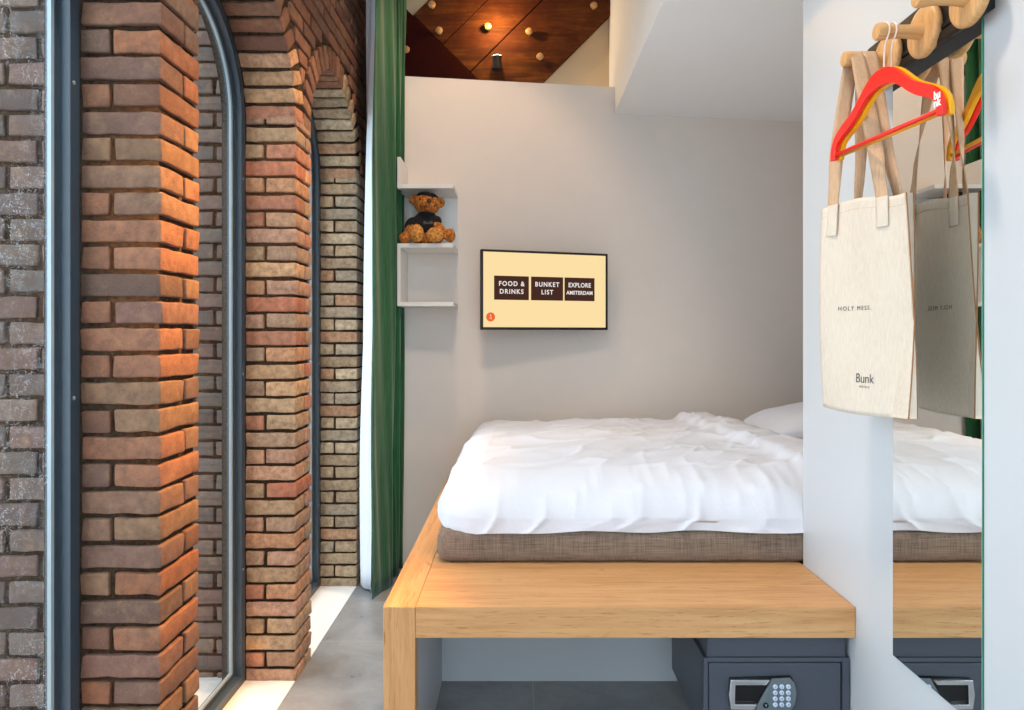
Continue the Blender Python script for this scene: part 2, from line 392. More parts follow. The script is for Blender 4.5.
# exterior brick buttresses seen through the panes
for i in (0, 1, 2):
    b = G(); yf = bay(i)+HW+.09; z = -.3; k = 0
    while z < 3.7:
        a_, b_ = z+JO/2, z+CRS-JO/2
        xs = [-1.30, -1.47, -1.66] if k % 2 == 0 else [-1.30, -1.375, -1.57, -1.66]
        for q in range(len(xs)-1):
            brick(b, xs[q+1]+JO/2, xs[q]-JO/2, yf, yf+.2, a_, b_, pick('out'), True, amp=.0036)
        z += CRS; k += 1
    b.box(-1.655, -1.30, yf+.008, yf+.19, -.3, 3.7, lin((70, 64, 60)), 1)
    struct(b.make('wall_outside', [M['brick'], M['mortar']], smooth=True))
# window frames
def outline(c, u, z0, n=28):
    r = HW-u; pts = [(c+r, z0+u)]
    pts += [(c+r*math.cos(PI*j/n), SPR+r*math.sin(PI*j/n)) for j in range(n+1)]
    return pts+[(c-r, z0+u)]
def loft(g, c, prof, z0, mi=0):
    loops = [[(x, y, z) for y, z in outline(c, u, z0)] for u, x in prof]; n = len(loops[0]); vs = [p for L in loops for p in L]; fs = []
    for k in range(len(loops)):
        k2 = (k+1) % len(loops)
        for j in range(n): fs.append((k*n+j, k2*n+j, k2*n+(j+1) % n, k*n+(j+1) % n))
    g.add(vs, fs, None, mi)
for i in BAYS:
    g = G(); loft(g, bay(i), [(.004, XW), (.043, XW), (.043, XW-.030), (.062, XW-.030), (.062, XW-.054), (.004, XW-.054)], .0)
    fr = struct(g.make('window_%d' % (i+3), M['frame'], bev=.0015))
    g = G(); loft(g, bay(i), [(.062, XW-.031), (.069, XW-.034), (.069, XW-.044), (.062, XW-.044)], .0)
    g.make('glazing_bead', M['bead'], fr)
    for s_ in (-1, 1):
        for zz in (.5, 1.35, 2.2):
            h = G(); h.lathe([(.006, 0), (.006, .002), (.003, .004)], 12, T((XW-.001, bay(i)+s_*(HW-.028), zz)) @ rotm('Y', PI/2)); h.make('screw', M['bead'], fr)
    g = G(); o_ = outline(bay(i), .064, .0); g.prism(o_, lambda u, v, t: (t, u, v), XW-.045, XW-.051)
    g.make('glass_pane', M['glass_rain'] if i == 0 else M['glass'], fr)
# sill strip, floor, outside ledge
g = G()
for i in BAYS:
    g.box(XW-.002, XI-.002, bay(i)-HW-.0, bay(i)+HW, -.04, .003)
struct(g.make('trim_1', M['sill']))
g = G(); g.box(XI-.004, 3.2, -2.4, 5.2, -.06, 0); struct(g.make('floor', M['tile']))
g = G(); g.box(-6, XO+.03, -3.5, 7, -.4, -.03); g.box(XO+.02, XW-.07, -2.4, 4.6, -.1, .004); struct(g.make('ground_outside', M['concrete']))

# ------------------------------------------------------------- room shell
def wy(x): return 4.5+.141*(x+.757)
def slab(name, pts, z0, z1, m, bev=0):
    g = G(); g.prism(pts, lambda u, v, t: (u, v, t), z0, z1); return struct(g.make(name, m, bev=bev))
slab('wall_far', [(-.99, wy(-.99)), (3.1, wy(3.1)), (3.1, wy(3.1)+.1), (-.99, wy(-.99)+.1)], 0, 3.226, M['plaster'])
slab('wall_recess', [(-1.0, 4.99), (3.1, 4.99), (3.1, 5.09), (-1.0, 5.09)], 3.0, ZT, M['beige'])
slab('ceiling_alcove', [(.658, 2.61), (3.1, 2.61), (3.1, 5.05), (.658, 4.99)], 3.045, ZT, M['bright'])
slab('ceiling', [(XO, -2.4), (3.2, -2.4), (3.2, 5.2), (XO, 5.2)], ZT, ZT+.1, M['plaster'])
slab('wall_right', [(1.085, -2.4), (1.22, -2.4), (1.22, 2.61), (1.085, 2.61)], 0, ZT, M['panel_white'], .0015)
slab('wall_alcove', [(2.35, 2.0), (2.45, 2.0), (2.45, 5.0), (2.35, 5.0)], 0, 3.2, M['plaster'])
slab('wall_alcove_side', [(1.22, 2.5), (2.35, 2.5), (2.35, 2.61), (1.22, 2.61)], 0, 3.2, M['plaster'])
g = G(); YW = -1.4
g.box(XO, -.85, YW-.1, YW, 0, ZT); g.box(.98, 1.2, YW-.1, YW, 0, ZT); g.box(-.85, .98, YW-.1, YW, 0, .25); g.box(-.85, .98, YW-.1, YW, 4.2, ZT); struct(g.make('wall_near', M['plaster']))
g = G()
for a_, b_, c_, d_ in ((-.85, -.80, .25, 4.2), (.93, .98, .25, 4.2), (.04, .09, .25, 4.2)): g.box(a_, b_, YW-.08, YW-.03, c_, d_)
for z_ in (.25, 2.2, 4.15): g.box(-.80, .93, YW-.078, YW-.032, z_, z_+.05)
fr = struct(g.make('window_6', M['frame']))  # unseen window and wall opening, added to bring frontal daylight onto the far wall
g = G(); g.box(-.82, .95, YW-.058, YW-.052, .28, 4.18); g.make('glass_pane', M['glass'], fr)

# ------------------------------------------------------------- timber hatch above the far wall
DT = 4.93
def hp(c, e): x = (c+e)/2; y = (c-e)/2; return P(x, y, DT)
th = thing('timber_hatch', 'dark old timber hatch of diagonal planks above the white far wall', 'wooden panel', tuple(P(500, 80, DT)))
for c0, c1 in ((428, 486.2), (487.6, 541.6), (543, 625)):
    g = G(); q = [hp(c0, 398), hp(c1, 398), hp(c1, 860), hp(c0, 860)]; g.prism([(p.x, p.z) for p in q], lambda u, v, t: (u, t, v), DT, DT+.045); g.make('plank', M['timber'], th, bev=.003)
g = G(); q = [hp(414, 150), hp(625, 150), hp(625, 397), hp(414, 397)]; g.prism([(p.x, p.z) for p in q], lambda u, v, t: (u, t, v), DT-.012, DT+.045); g.make('lower_board', M['timber_dark'], th, bev=.003)
for px, py in ((432, 4), (439, 30), (488, 26), (529, 31), (594, 5), (540, 56), (406, 49)):
    p = P(px, py, DT-.05); g = G(); g.lathe([(.011, 0), (.012, .02), (.021, .03), (.026, .045), (.023, .056), (.013, .062)], 18, T((p.x, DT+.003, p.z)) @ rotm('X', PI/2)); g.make('knob', M['stud'], th, smooth='auto')
lp = P(497, 57, DT-.05); sc = thing('wall_lamp', 'small dark uplight glowing at its top slit on the timber hatch', 'lamp', (lp.x, DT, lp.z))
g = G(); g.lathe([(.030, -.09), (.032, -.085), (.032, -.004), (.036, -.002), (.036, .002)], 24, T((lp.x, DT-.05, lp.z))); g.make('housing', M['black'], sc, smooth=False)
g = G(); g.lathe([(.033, .001), (.034, .003), (.033, .006)], 24, T((lp.x, DT-.05, lp.z))); g.make('bulb', M['lamp'], sc)
g = G(); g.box(lp.x-.012, lp.x+.012, DT-.03, DT+.002, lp.z-.06, lp.z-.03); g.make('bracket', M['black'], sc)

# ------------------------------------------------------------- curtains
def curtain(name, path, z0, z1, mat, label, n=10, thick=.004, lean=0):
    pts = spline([(x, y, 0) for x, y in path], n); g = G(); nz = 40; vs = []
    for k in range(nz+1):
        z = z0+(z1-z0)*k/nz
        for j, p in enumerate(pts):
            wv = .006*math.sin(z*1.7+j*.12)+.004*math.sin(z*4.1+j*.5)
            fl = 1+.10*max(0, 1-z/1.0)
            cx = path[0][0]; vs.append((p.x+wv+lean*max(0, z-.8), p.y+wv*.4, z))
    m = len(pts); g.add(vs, [(k*m+j, k*m+j+1, (k+1)*m+j+1, (k+1)*m+j) for k in range(nz) for j in range(m-1)])
    o = g.make(name, mat, smooth=True); s_ = o.modifiers.new('solid', 'SOLIDIFY'); s_.thickness = thick; s_.offset = 0
    tag(o, label, 'curtain'); return o
curtain('curtain', [(-.838, 3.90), (-.836, 3.93), (-.815, 4.02), (-.775, 4.10), (-.765, 4.14), (-.795, 4.17), (-.83, 4.19), (-.835, 4.22), (-.81, 4.25), (-.77, 4.27), (-.757, 4.30), (-.785, 4.33),
    (-.83, 4.35), (-.835, 4.38), (-.80, 4.40), (-.765, 4.42), (-.76, 4.44), (-.80, 4.465), (-.84, 4.47)], .01, 4.4, M['green'], 'floor-length green velvet curtain gathered beside the white wall shelf', lean=.008)
curtain('sheer_curtain', [(-.872, 4.0), (-.875, 4.02), (-.91, 4.05), (-.945, 4.10), (-.93, 4.15), (-.88, 4.18), (-.868, 4.21), (-.90, 4.24), (-.950, 4.27), (-.93, 4.31), (-.88, 4.33), (-.89, 4.37), (-.94, 4.40)], .015, 4.4, M['sheer'], 'white curtain lining hanging between the brick pier and the green curtain', thick=.002, lean=.012)
g = G(); g.box(-.97, -.74, -2.0, 4.49, 4.40, 4.44); g.make('curtain_rail', M['rail'], bev=.003); tag(bpy.data.objects['curtain_rail'], 'black ceiling curtain rail above the brick wall', 'curtain rail')

# ------------------------------------------------------------- wall shelf
sh = thing('wall_shelf', 'white zigzag wall shelf with three boards holding the teddy bear', 'shelf', (-.58, 4.5, 1.72))
x0, x1, yf = -.752, -.405, 4.215; t_ = .026
def yb(x): return wy(x)-.001
def board(name, xa, xb, za, zb, ya=yf):
    g = G(); g.prism([(xa, ya), (xb, ya), (xb, yb(xb)), (xa, yb(xa))], lambda u, v, t: (u, v, t), za, zb); return g.make(name, M['lacquer'], sh, bev=.0015)
z1, z2, z3 = 2.452, 2.086, 1.724
for zz in (z1, z2, z3): board('shelf_board', x0, x1, zz-t_, zz)
board('side_panel', x0, x0+t_*.8, z1, z1+.168)
board('side_panel', x0, x0+t_*.8, z3, z2-t_)
g = G(); g.prism([(x0+.03, yb(x0+.03)-.016), (x1, yb(x1)-.016), (x1, yb(x1)), (x0+.03, yb(x0+.03))], lambda u, v, t: (u, v, t), z2, z1-t_); g.make('back_panel', M['lacquer'], sh)

# ------------------------------------------------------------- teddy bear
bp = Vector((-.588, 4.30, z2)); bear = thing('teddy_bear', 'golden brown teddy bear in a black shirt sitting on the middle shelf board', 'teddy bear', tuple(bp))
bear.scale = (1.09, 1.09, 1.09)
def ell(g, c, r, rot=None, n=16):
    m = T(bp+Vector(c)) @ (rot or Matrix()) @ Matrix.Diagonal((*r, 1)); prof = [(math.sin(PI*k/n) if 0 < k < n else .02, -math.cos(PI*k/n)) for k in range(n+1)]
    g.lathe(prof, 20, m)
def fuse(g, name, mat, parent, vox, amp, sz=.008):
    o = g.make(name, mat, parent, smooth=True); r = o.modifiers.new('fuse', 'REMESH'); r.mode = 'VOXEL'; r.voxel_size = vox; r.use_smooth_shade = True
    sm = o.modifiers.new('soft', 'SMOOTH'); sm.iterations = 3
    tx = bpy.data.textures.get('tuft') or bpy.data.textures.new('tuft', 'CLOUDS'); tx.noise_scale = sz; d = o.modifiers.new('tufts', 'DISPLACE'); d.texture = tx; d.strength = amp; d.mid_level = .5; return o
g = G()
ell(g, (0, 0, .095), (.075, .062, .095)); ell(g, (.01, -.012, .235), (.076, .066, .062), rotm('Y', R(8)))
ell(g, (.018, -.062, .215), (.038, .034, .028)); ell(g, (-.068, .0, .262), (.028, .016, .032)); ell(g, (.087, .0, .245), (.024, .016, .030))
ell(g, (-.085, -.035, .075), (.030, .03, .065), rotm('Y', R(25))); ell(g, (.085, -.035, .085), (.03, .03, .065), rotm('Y', R(-40)))
ell(g, (-.112, -.045, .034), (.034, .032, .034)); ell(g, (.145, -.035, .052), (.030, .032, .040))
ell(g, (-.045, -.045, .045), (.036, .07, .038)); ell(g, (.07, -.045, .04), (.038, .07, .036))
fuse(g, 'body', M['fur'], bear, .0055, .012)
g = G(); ell(g, (-.035, -.115, .052), (.040, .022, .052)); fuse(g, 'foot', M['fur_pale'], bear, .005, .010)
g = G(); ell(g, (.066, -.11, .042), (.048, .024, .044)); fuse(g, 'foot', M['fur_pale'], bear, .005, .010)
g = G(); ell(g, (0, 0, .108), (.085, .070, .082)); ell(g, (-.072, -.02, .112), (.042, .04, .05), rotm('Y', R(35))); ell(g, (.058, -.02, .13), (.04, .038, .035), rotm('Y', R(-40))); ell(g, (.005, -.008, .172), (.055, .05, .02)); fuse(g, 'shirt', M['shirt'], bear, .005, .003)
g = G(); ell(g, (.012, -.004, .277), (.064, .062, .027), rotm('Y', R(8))); fuse(g, 'hat', M['shirt'], bear, .005, .003)
g = G(); ell(g, (.034, -.096, .238), (.015, .010, .014)); g.make('nose', M['nose'], bear, smooth=True)
for dx, dz in ((-.022, .252), (.048, .262)):
    g = G(); ell(g, (dx, -.074, dz), (.006, .005, .006)); g.make('eye', M['gloss_black'], bear, smooth=True)
g = G(); g.tube(spline([bp+Vector(q) for q in ((-.005, -.093, .212), (.018, -.097, .203), (.04, -.092, .214))], 6), .0025, 6); g.make('mouth', M['nose'], bear)
text('lettering', 'Bunk', .028, frame_mat(bp+Vector((.026, -.0765, .118)), (1, 0, .06), (0, .25, 1)), M['slate'], bear)

# ------------------------------------------------------------- television
TL, TR = P(481, 249, 4.30), P(607.5, 254.6, 4.56); ax = Vector((TR.x-TL.x, TR.y-TL.y, 0)); W = ax.length; ax.normalize(); nrm = Vector((ax.y, -ax.x, 0))
H = .508; O = Vector((TL.x, TL.y, 2.061)); tvm = frame_mat(O, ax, (0, 0, 1))    # local x right, y up, z toward the viewer
tv = thing('television', 'slim black television showing a cream menu on the far wall', 'television', tuple(O+ax*W/2+Vector((0, 0, -H))))
def tb(g, a, b, c, d, e, f, mi=0):    # box in tv-local coordinates
    k = len(g.v); g.box(a, b, c, d, e, f, None, mi); g.v[k:] = [tvm @ q for q in g.v[k:]]
bz = .014
g = G(); tb(g, 0, W, -H, 0, -.03, -.004); tb(g, .12, W-.12, -H+.03, -.14, -.055, -.03); g.make('casing', M['black'], tv, bev=.003)
g = G(); tb(g, 0, W, -bz, 0, -.004, .003); tb(g, 0, W, -H, -H+bz*1.2, -.004, .003); tb(g, 0, bz, -H+bz*1.2, -bz, -.004, .003); tb(g, W-bz, W, -H+bz*1.2, -bz, -.004, .003); g.make('bezel', M['black'], tv)
g = G(); tb(g, bz, W-bz, -H+bz*1.2, -bz, -.004, -.001); g.make('screen', M['screen'], tv)
sw = W-2*bz; shh = H-2.2*bz
for (u0, u1, s_, sp, sxx) in ((.085, .360, 'FOOD &\nDRINKS', 1.25, .95), (.378, .640, 'BUNKET\nLIST', 1.25, .92), (.652, .905, 'EXPLORE\nAMSTERDAM', 1.1, .88)):
    xa, xb = bz+u0*sw, bz+u1*sw; ya, yb_ = -bz-.315*shh, -bz-.635*shh
    g = G(); tb(g, xa, xb, yb_, ya, -.001, .0002); q = g.make('menu_tile', M['tile_dark'], tv)
    l1, l2 = s_.split('\n')
    text('lettering', l1, .041, tvm @ T(((xa+xb)/2, (ya+yb_)/2+.026, .0006)), M['txt_w'], q, .0002, space=sp, sx=sxx, bold=.001)
    text('lettering', l2, .041 if l2 != 'AMSTERDAM' else .034, tvm @ T(((xa+xb)/2, (ya+yb_)/2-.024, .0006)), M['txt_w'], q, .0002, space=sp, sx=sxx, bold=.001)
g = G(); g.lathe([(.029, 0), (.029, .0012)], 32, tvm @ T((bz+.058*sw, -bz-.865*shh, -.001))); q = g.make('logo_dot', M['txt_o'], tv)
text('lettering', 'B\nN', .018, tvm @ T((bz+.058*sw, -bz-.865*shh, .0006)), M['txt_w'], q, .0002)
g = G(); g.tube([tvm @ Vector((W*.5, -H*.5, -.05)), Vector((tvm @ Vector((W*.42, -H*.5, -.05))).xyz)+Vector((0, .10, 0)), Vector((.15, wy(.15)-.005, 2.061-H*.5))], .014, 10); tb(g, W*.4, W*.6, -H*.7, -H*.3, -.06, -.05); g.make('wall_bracket', M['black'], tv)

# ------------------------------------------------------------- oak bed platform with bench
D1, D2, ZB, ZBT = 2.2, 2.612, .544, .644
XL, XR = -.438, 1.083
pf = thing('bed_platform', 'oak bed platform with a chunky bench edge carrying the bed', 'bed platform', (.3, 2.2, 0))
g = G(); g.box(XL+.1045, XR, D1, 2.75, ZB, ZBT); g.make('bench_board', M['oak_x'], pf, bev=.0015)
g = G(); g.box(XL, XL+.1035, D1+.005, 4.50, ZB, ZBT); g.make('side_board', M['oak_y'], pf, bev=.0015)
g = G(); g.box(XL, XL+.1035, D1, D1+.0048, 0, ZBT); g.box(XL, XL+.1035, D1+.0048, D1+.06, 0, ZB-.0005); g.make('leg', M['oak_z'], pf, bev=.0015)
g = G(); g.box(XL, XL+.1, D1+.061, 4.50, 0, ZB-.001); g.make('leg_panel', M['panel_white'], pf)
g = G(); g.box(XL+.1, 1.22, 3.0, 3.03, 0, ZB-.001); g.make('back_panel', M['panel_white'], pf)
g = G(); g.box(XL+.1045, 2.30, 2.752, 4.5, ZB, ZBT-.004); g.box(1.225, 2.30, 2.63, 2.752, ZB, ZBT-.004); g.make('bed_base', M['oak_x'], pf)

# bedding
def clampn(x, a, b): return max(a, min(b, x))
bs = thing('box_spring', 'low grey-brown linen box spring under the white duvet', 'box spring', (.8, 3.4, ZBT))
g = G(); xa, xb, ya, yb2 = -.316, 2.08, 2.615, 4.44
g.rbox(T(((xa+xb)/2, (ya+yb2)/2, ZBT+.0625)), (xb-xa, yb2-ya, .125), (.04, .04, .03), (40, 20, 8), None, 0, lambda p: p+noise.noise_vector(p*7)*.002)
g.make('base', M['linen_brown'], bs, smooth=True)
xs = -.316+.24*1.0
g = G(); g.tube([(-.065, 2.6145, ZBT+.008), (-.065, 2.6130, ZBT+.07), (-.065, 2.6145, ZBT+.12)], .0016, 6); g.make('seam', M['linen_brown'], bs)
def duvet_f(p):
    if p.z < .80: p = Vector((p.x, p.y, .757+(p.z-.2)/.6*.043))
    x, y, z = p; top = clampn((z-.80)/.17, 0, 1)
    # puff towards the middle, low roll at the near edge
    yy = (y-2.6)/1.8; p = p.copy()
    p.z += top*(.022*math.sin(PI*clampn(yy, 0, 1))**.6*math.sin(PI*clampn((x+.32)/1.7, 0, 1))**.35)
    p.z -= top*.035*max(0, 1-yy*4)
    p.x += top*.035*clampn((.6-x)/.9, 0, 1)*clampn(yy, 0, 1)
    # turned-down band across the pillow end
    fx = x-(1.17-.20*clampn(yy, 0, 1.1)+.015*math.sin(y*5))
    up = 1/(1+math.exp(-clampn(fx/.013, -30, 30)))*(1/(1+math.exp(clampn((fx-.27)/.035, -30, 30))))
    p.z += top*.040*up
    if top > .1: p.z -= top*.02/(1+math.exp(-clampn((fx-.30)/.03, -30, 30)))
    # creases
    s_ = noise.noise(Vector((x*1.6+y*1.1, y*4.5-x*3.2, z*3)))
    r_ = 1-abs(noise.noise(Vector((x*2.2+y*1.6+3, y*7-x*5.5+z*6, 7.7))))*2.2
    r2 = 1-abs(noise.noise(Vector((x*5+3, y*5+z*14, 2.7))))*2.0
    amp = .010*(.4+top)
    d = s_*.018+max(0, r_)**3*.016+max(0, r2)**4*.012*clampn((x-.1), 0, 1)+noise.noise(Vector((x*11, y*11, z*11)))*.0025
    p.z += d*(.3+.7*top)
    side = 1-clampn((y-2.6)/.12, 0, 1); p.y -= side*(d*.9+.006*math.sin(x*7+1))
    side = 1-clampn((x+.32)/.12, 0, 1); p.x -= side*d*.8
    # hem line
    if z < .80: p.z += .010*noise.noise(Vector((x*4, y*4, 1)))+(.010*math.exp(-((x+.1)/.25)**2)*-1 if y < 3 else 0)
    return p
g = G(); dx0, dx1 = -.322, 1.62
g.rbox(T(((dx0+dx1)/2, (2.614+4.47)/2, .585)), (dx1-dx0, 4.47-2.614, .781), (.16, .20, .15), (190, 130, 46), None, 0, duvet_f)
o = g.make('duvet', M['duvet'], smooth=True); tag(o, 'plump white duvet spread over the bed with its top edge turned down', 'duvet')
g = G()
def pil(p):
    q = p-Vector((1.75, 4.0, 1.02)); e = 1-.55*clampn(abs(q.x)/.33, 0, 1)**3-.35*clampn(abs(q.y)/.45, 0, 1)**3
    p = p.copy(); p.z = 1.02+(p.z-1.02)*e+noise.noise(p*6)*.008+.17*(q.x+.33)-.035; return p
g.rbox(T((1.70, 4.00, 1.00)), (.64, .66, .19), (.14, .14, .075), (24, 24, 10), None, 0, pil); o = g.make('pillow', M['duvet'], smooth=True); tag(o, 'white pillow at the head of the bed partly behind the partition', 'pillow')

# ------------------------------------------------------------- safe under the bench
sx0, sx1, sy0, sy1, sz0, sz1 = .604, 1.081, 2.232, 2.70, .203, .465
sf = thing('safe', 'dark grey electronic safe with keypad under the oak bench', 'safe', ((sx0+sx1)/2, sy0, sz0))
g = G(); b_ = .014
g.box(sx0, sx1, sy0+.02, sy1, sz0, sz1); g.box(sx0, sx0+b_, sy0, sy0+.03, sz0, sz1); g.box(sx1-b_*1.7, sx1, sy0, sy0+.03, sz0, sz1); g.box(sx0+b_, sx1-b_*1.7, sy0, sy0+.03, sz1-b_, sz1); g.box(sx0+b_, sx1-b_*1.7, sy0, sy0+.03, sz0, sz0+b_)
g.make('body', M['safe'], sf, bev=.0015)
g = G(); g.box(sx0+b_+.003, sx1-b_*1.7-.005, sy0+.003, sy0+.022, sz0+b_+.003, sz1-b_-.004); dr = g.make('door', M['safe'], sf, bev=.001)
g = G(); g.box(sx0+.012, sx1-.012, sy0+.006, sy1, sz1+.001, ZB-.002); g.make('spacer_box', M['safe'], sf, bev=.001)
def SP(px, py): q = P(px, py, 2.235); return (q.x, q.z)
def plate(name, pts, mat, ya, yb3, bev=.002, par=dr):
    g = G(); g.prism([SP(*p) for p in pts], lambda u, v, t: (u, t, v), ya, yb3); o = g.make(name, mat, sf if par is None else par, bev=bev, seg=3); return o
plate('keypad_base', [(729, 677), (790, 675), (793, 680), (795, 690), (793, 703), (788, 708), (729, 706), (727.5, 692)], M['gloss_black'], sy0-.008, sy0+.003)
plate('handle', [(729, 677), (768, 677), (764, 682), (733.5, 682), (733, 701), (755, 701), (752, 706.5), (729, 706), (727, 692)], M['chrome'], sy0-.019, sy0-.008)
plate('keypad_panel', [(770, 676.5), (788, 675.5), (792, 680), (794.5, 690), (792.5, 701), (788, 707.5), (753, 707.5)], M['slate'], sy0-.017, sy0-.008)
for r_ in range(4):
    for c_ in range(3):
        x, z = SP(772.8+c_*6.5, 683.5+r_*5.9); g = G(); g.lathe([(.0075, 0), (.0075, .003), (.006, .0045)], 14, T((x, sy0-.0165, z)) @ rotm('X', PI/2)); k_ = g.make('key', M['key'], dr, smooth=False)
        text('numeral', '123456789*0#'[r_*3+c_], .009, frame_mat((x, sy0-.0213, z), (1, 0, 0), (0, 0, 1)), M['ink'], dr, .0001)
x, z = SP(763.5, 702); g = G(); g.lathe([(.009, 0), (.009, .003), (.004, .0035)], 16, T((x, sy0-.0165, z)) @ rotm('X', PI/2)); g.make('lock_button', M['gloss_black'], dr)
x, z = SP(763.5, 702); text('lettering', 'Y', .012, frame_mat((x, sy0-.0205, z), (1, 0, 0), (0, 0, 1)), M['key'], dr, .0001)

# ------------------------------------------------------------- mirror and coat rail
mi = thing('wall_mirror', 'tall frameless wall mirror with green glass edge beside the tote bag', 'mirror', (1.085, 1.79, .594))
g = G(); g.box(1.0802, 1.0849, 1.593, 1.972, .596, 2.262); g.make('glass', M['glass_edge'], mi)
g = G(); g.box(1.0794, 1.0801, 1.593, 1.972, .596, 2.262); g.make('reflecting_face', M['mirror'], mi)
cr = thing('coat_rail', 'black wall rail with round wooden coat pegs above the mirror', 'coat rack', (1.085, 1.8, 2.24))
g = G()
g.prism([(1.0845, 2.265), (1.046, 2.243), (1.040, 2.25), (1.040, 2.268), (1.047, 2.272), (1.040, 2.276), (1.040, 2.286), (1.046, 2.290), (1.046, 2.375), (1.05, 2.380), (1.0845, 2.380)], lambda u, v, t: (u, t, v), 1.555, 2.05)
g.make('rail', M['rail'], cr, bev=.0008)
for yy in (1.92, 1.745, 1.57):
    m = T((1.046, yy, 2.295)) @ rotm('Y', -PI/2)
    g = G(); g.lathe([(.060, 0), (.0635, .003), (.065, .008), (.065, .014), (.062, .019), (.055, .0215), (.019, .0215)], 48, m); pg = g.make('peg_disc', M['beech'], cr, smooth='auto')
    g = G(); g.lathe([(.0205, .0215), (.0185, .032), (.0165, .060), (.0165, .090), (.0185, .104), (.0215, .116), (.0215, .130), (.0195, .134), (.010, .135)], 32, m); g.make('peg', M['beech'], pg, smooth='auto')

# ------------------------------------------------------------- hangers
def hanger(label, mat, dx, print_=False):
    C0 = Vector((.933+dx, 1.757, 0)); t = Vector((.064, -.45, 0)).normalized(); nn = Vector((-t.y, t.x, 0)); nn = Vector((t.y, -t.x, 0))
    KW = .94
    hg = thing('coat_hanger', label, 'coat hanger', tuple(C0+Vector((0, 0, 2.2))), 'wooden coat hangers on the second peg')
    top = [(-.228, 2.020), (-.226, 2.050), (-.212, 2.078), (-.185, 2.100), (-.150, 2.118), (-.115, 2.138), (-.085, 2.163), (-.055, 2.187), (-.030, 2.200), (0, 2.204)]
    bot = [(-.208, 2.020), (-.204, 2.046), (-.192, 2.064), (-.168, 2.078), (-.145, 2.088), (-.112, 2.108), (-.083, 2.131), (-.053, 2.150), (-.028, 2.158), (0, 2.161)]
    top = [(a*KW, b) for a, b in top]; bot = [(a*KW, b) for a, b in bot]
    top = top+[(-a, b) for a, b in top[-2::-1]]; bot = bot+[(-a, b) for a, b in bot[-2::-1]]
    tp = spline([(a, b, 0) for a, b in top], 4); bt = spline([(a, b, 0) for a, b in bot], 4)
    N = 90; rs = lambda L: [L[min(len(L)-1, int(round(i*(len(L)-1)/N)))] for i in range(N+1)]
    tp, bt = rs(tp), rs(bt); g = G(); vs = []
    for a, b in zip(tp, bt):
        for q in (-.0065, .0065):
            vs.append(C0+t*a.x+Vector((0, 0, a.y))+nn*q); vs.append(C0+t*b.x+Vector((0, 0, b.y))+nn*q)
    fs = []
    for i in range(N):
        k = 4*i; fs += [(k, k+1, k+5, k+4), (k+2, k+6, k+7, k+3), (k, k+4, k+6, k+2), (k+1, k+3, k+7, k+5)]
    fs += [(0, 2, 3, 1), (4*N, 4*N+1, 4*N+3, 4*N+2)]
    g.add(vs, fs); g.make('arms', mat, hg, bev=.002)
    g = G(); g.tube([C0+t*-.200+Vector((0, 0, 2.034)), C0+t*0+Vector((0, 0, 2.034)), C0+t*.200+Vector((0, 0, 2.034))], .0055, 10); g.make('bar', mat, hg, smooth=True)
    hp_ = [(0, 2.195), (0, 2.235), (.004, 2.262), (.016, 2.280), (.0205, 2.295), (.0145, 2.3105), (0, 2.3165), (-.0145, 2.3105), (-.0205, 2.295), (-.0195, 2.286)]
    g = G(); g.tube(spline([C0+Vector((0, -.012, 0))+t*a+Vector((0, 0, b)) for a, b in hp_], 5), .0022, 8); g.make('hook', M['wire'], hg, smooth=True)
    if print_:
        nf = nn if nn.x < 0 else -nn
        for j, s_ in enumerate(('bu', 'nk')):
            text('lettering', s_, .026, frame_mat(C0+t*.199+Vector((0, 0, 2.068-j*.018))+nf*.0068, t, (0, 0, 1)), M['white_ink'], hg, .0003, sx=.8, bold=.0008)
    return hg
hanger('red wooden coat hanger hanging on the middle peg', M['red'], 0, True)
hanger('yellow wooden coat hanger right behind the red one', M['yellow'], .018)

# ------------------------------------------------------------- tote bag
Q1 = Vector((.905, 2.03, 0)); Q2 = Vector((1.0, 1.725, 0)); B1 = Vector((1.0, 2.07, 0)); B2 = Vector((1.006, 1.727, 0)); td = (Q2-Q1); BW = td.length; td.normalize(); bn = Vector((td.y, -td.x, 0))
if bn.x > 0: bn = -bn
BT, BB = 1.893, 1.308
bag = thing('tote_bag', 'natural canvas tote bag with long handles hanging on the far peg', 'tote bag', tuple(Q1+td*BW/2+Vector((0, 0, BB))))
def bag_pt(a, z, side):
    s_ = (z-BB)/(BT-BB); e = 4*a*(1-a)
    wv = .007*math.sin(a*5+s_*3)*(1-s_*.3)+.005*math.sin(a*11+s_*2)*s_
    aa = (a-.5)*(1+.03*math.sin(PI*s_))+.5-.09*s_*max(0, a-.3)
    zz = z+(.010*math.sin(a*PI*1.6) if s_ > .95 else 0)
    sag = -.006*math.sin(PI*a)*(1-s_)
    if side > 0: return Q1+(Q2-Q1)*aa+Vector((0, 0, zz+sag))+bn*(wv+.008*e*(1-s_))
    return B1.lerp(Q1, .25*(1-s_)**3)+(B2-B1)*aa+Vector((0, 0, zz+sag))+Vector((.6*wv, 0, 0))
NA, NZ = 40, 50; g = G()
for side in (1, -1):
    vs = [bag_pt(i/NA, BB+(BT-BB)*k/NZ, side) for k in range(NZ+1) for i in range(NA+1)]
    g.add(vs, [(k*(NA+1)+i, k*(NA+1)+i+1, (k+1)*(NA+1)+i+1, (k+1)*(NA+1)+i) for k in range(NZ) for i in range(NA)])
n1 = (NA+1)*(NZ+1)
for i in range(NA): g.f.append((i, n1+i, n1+i+1, i+1)); g.m.append(0)
for k in range(NZ):
    for i in (0, NA): a_, b_ = k*(NA+1)+i, (k+1)*(NA+1)+i; g.f.append((a_, b_, n1+b_, n1+a_)); g.m.append(0)
o = g.make('body', M['canvas'], bag, smooth=True); s_ = o.modifiers.new('s', 'SOLIDIFY'); s_.thickness = .0016; s_.offset = 1
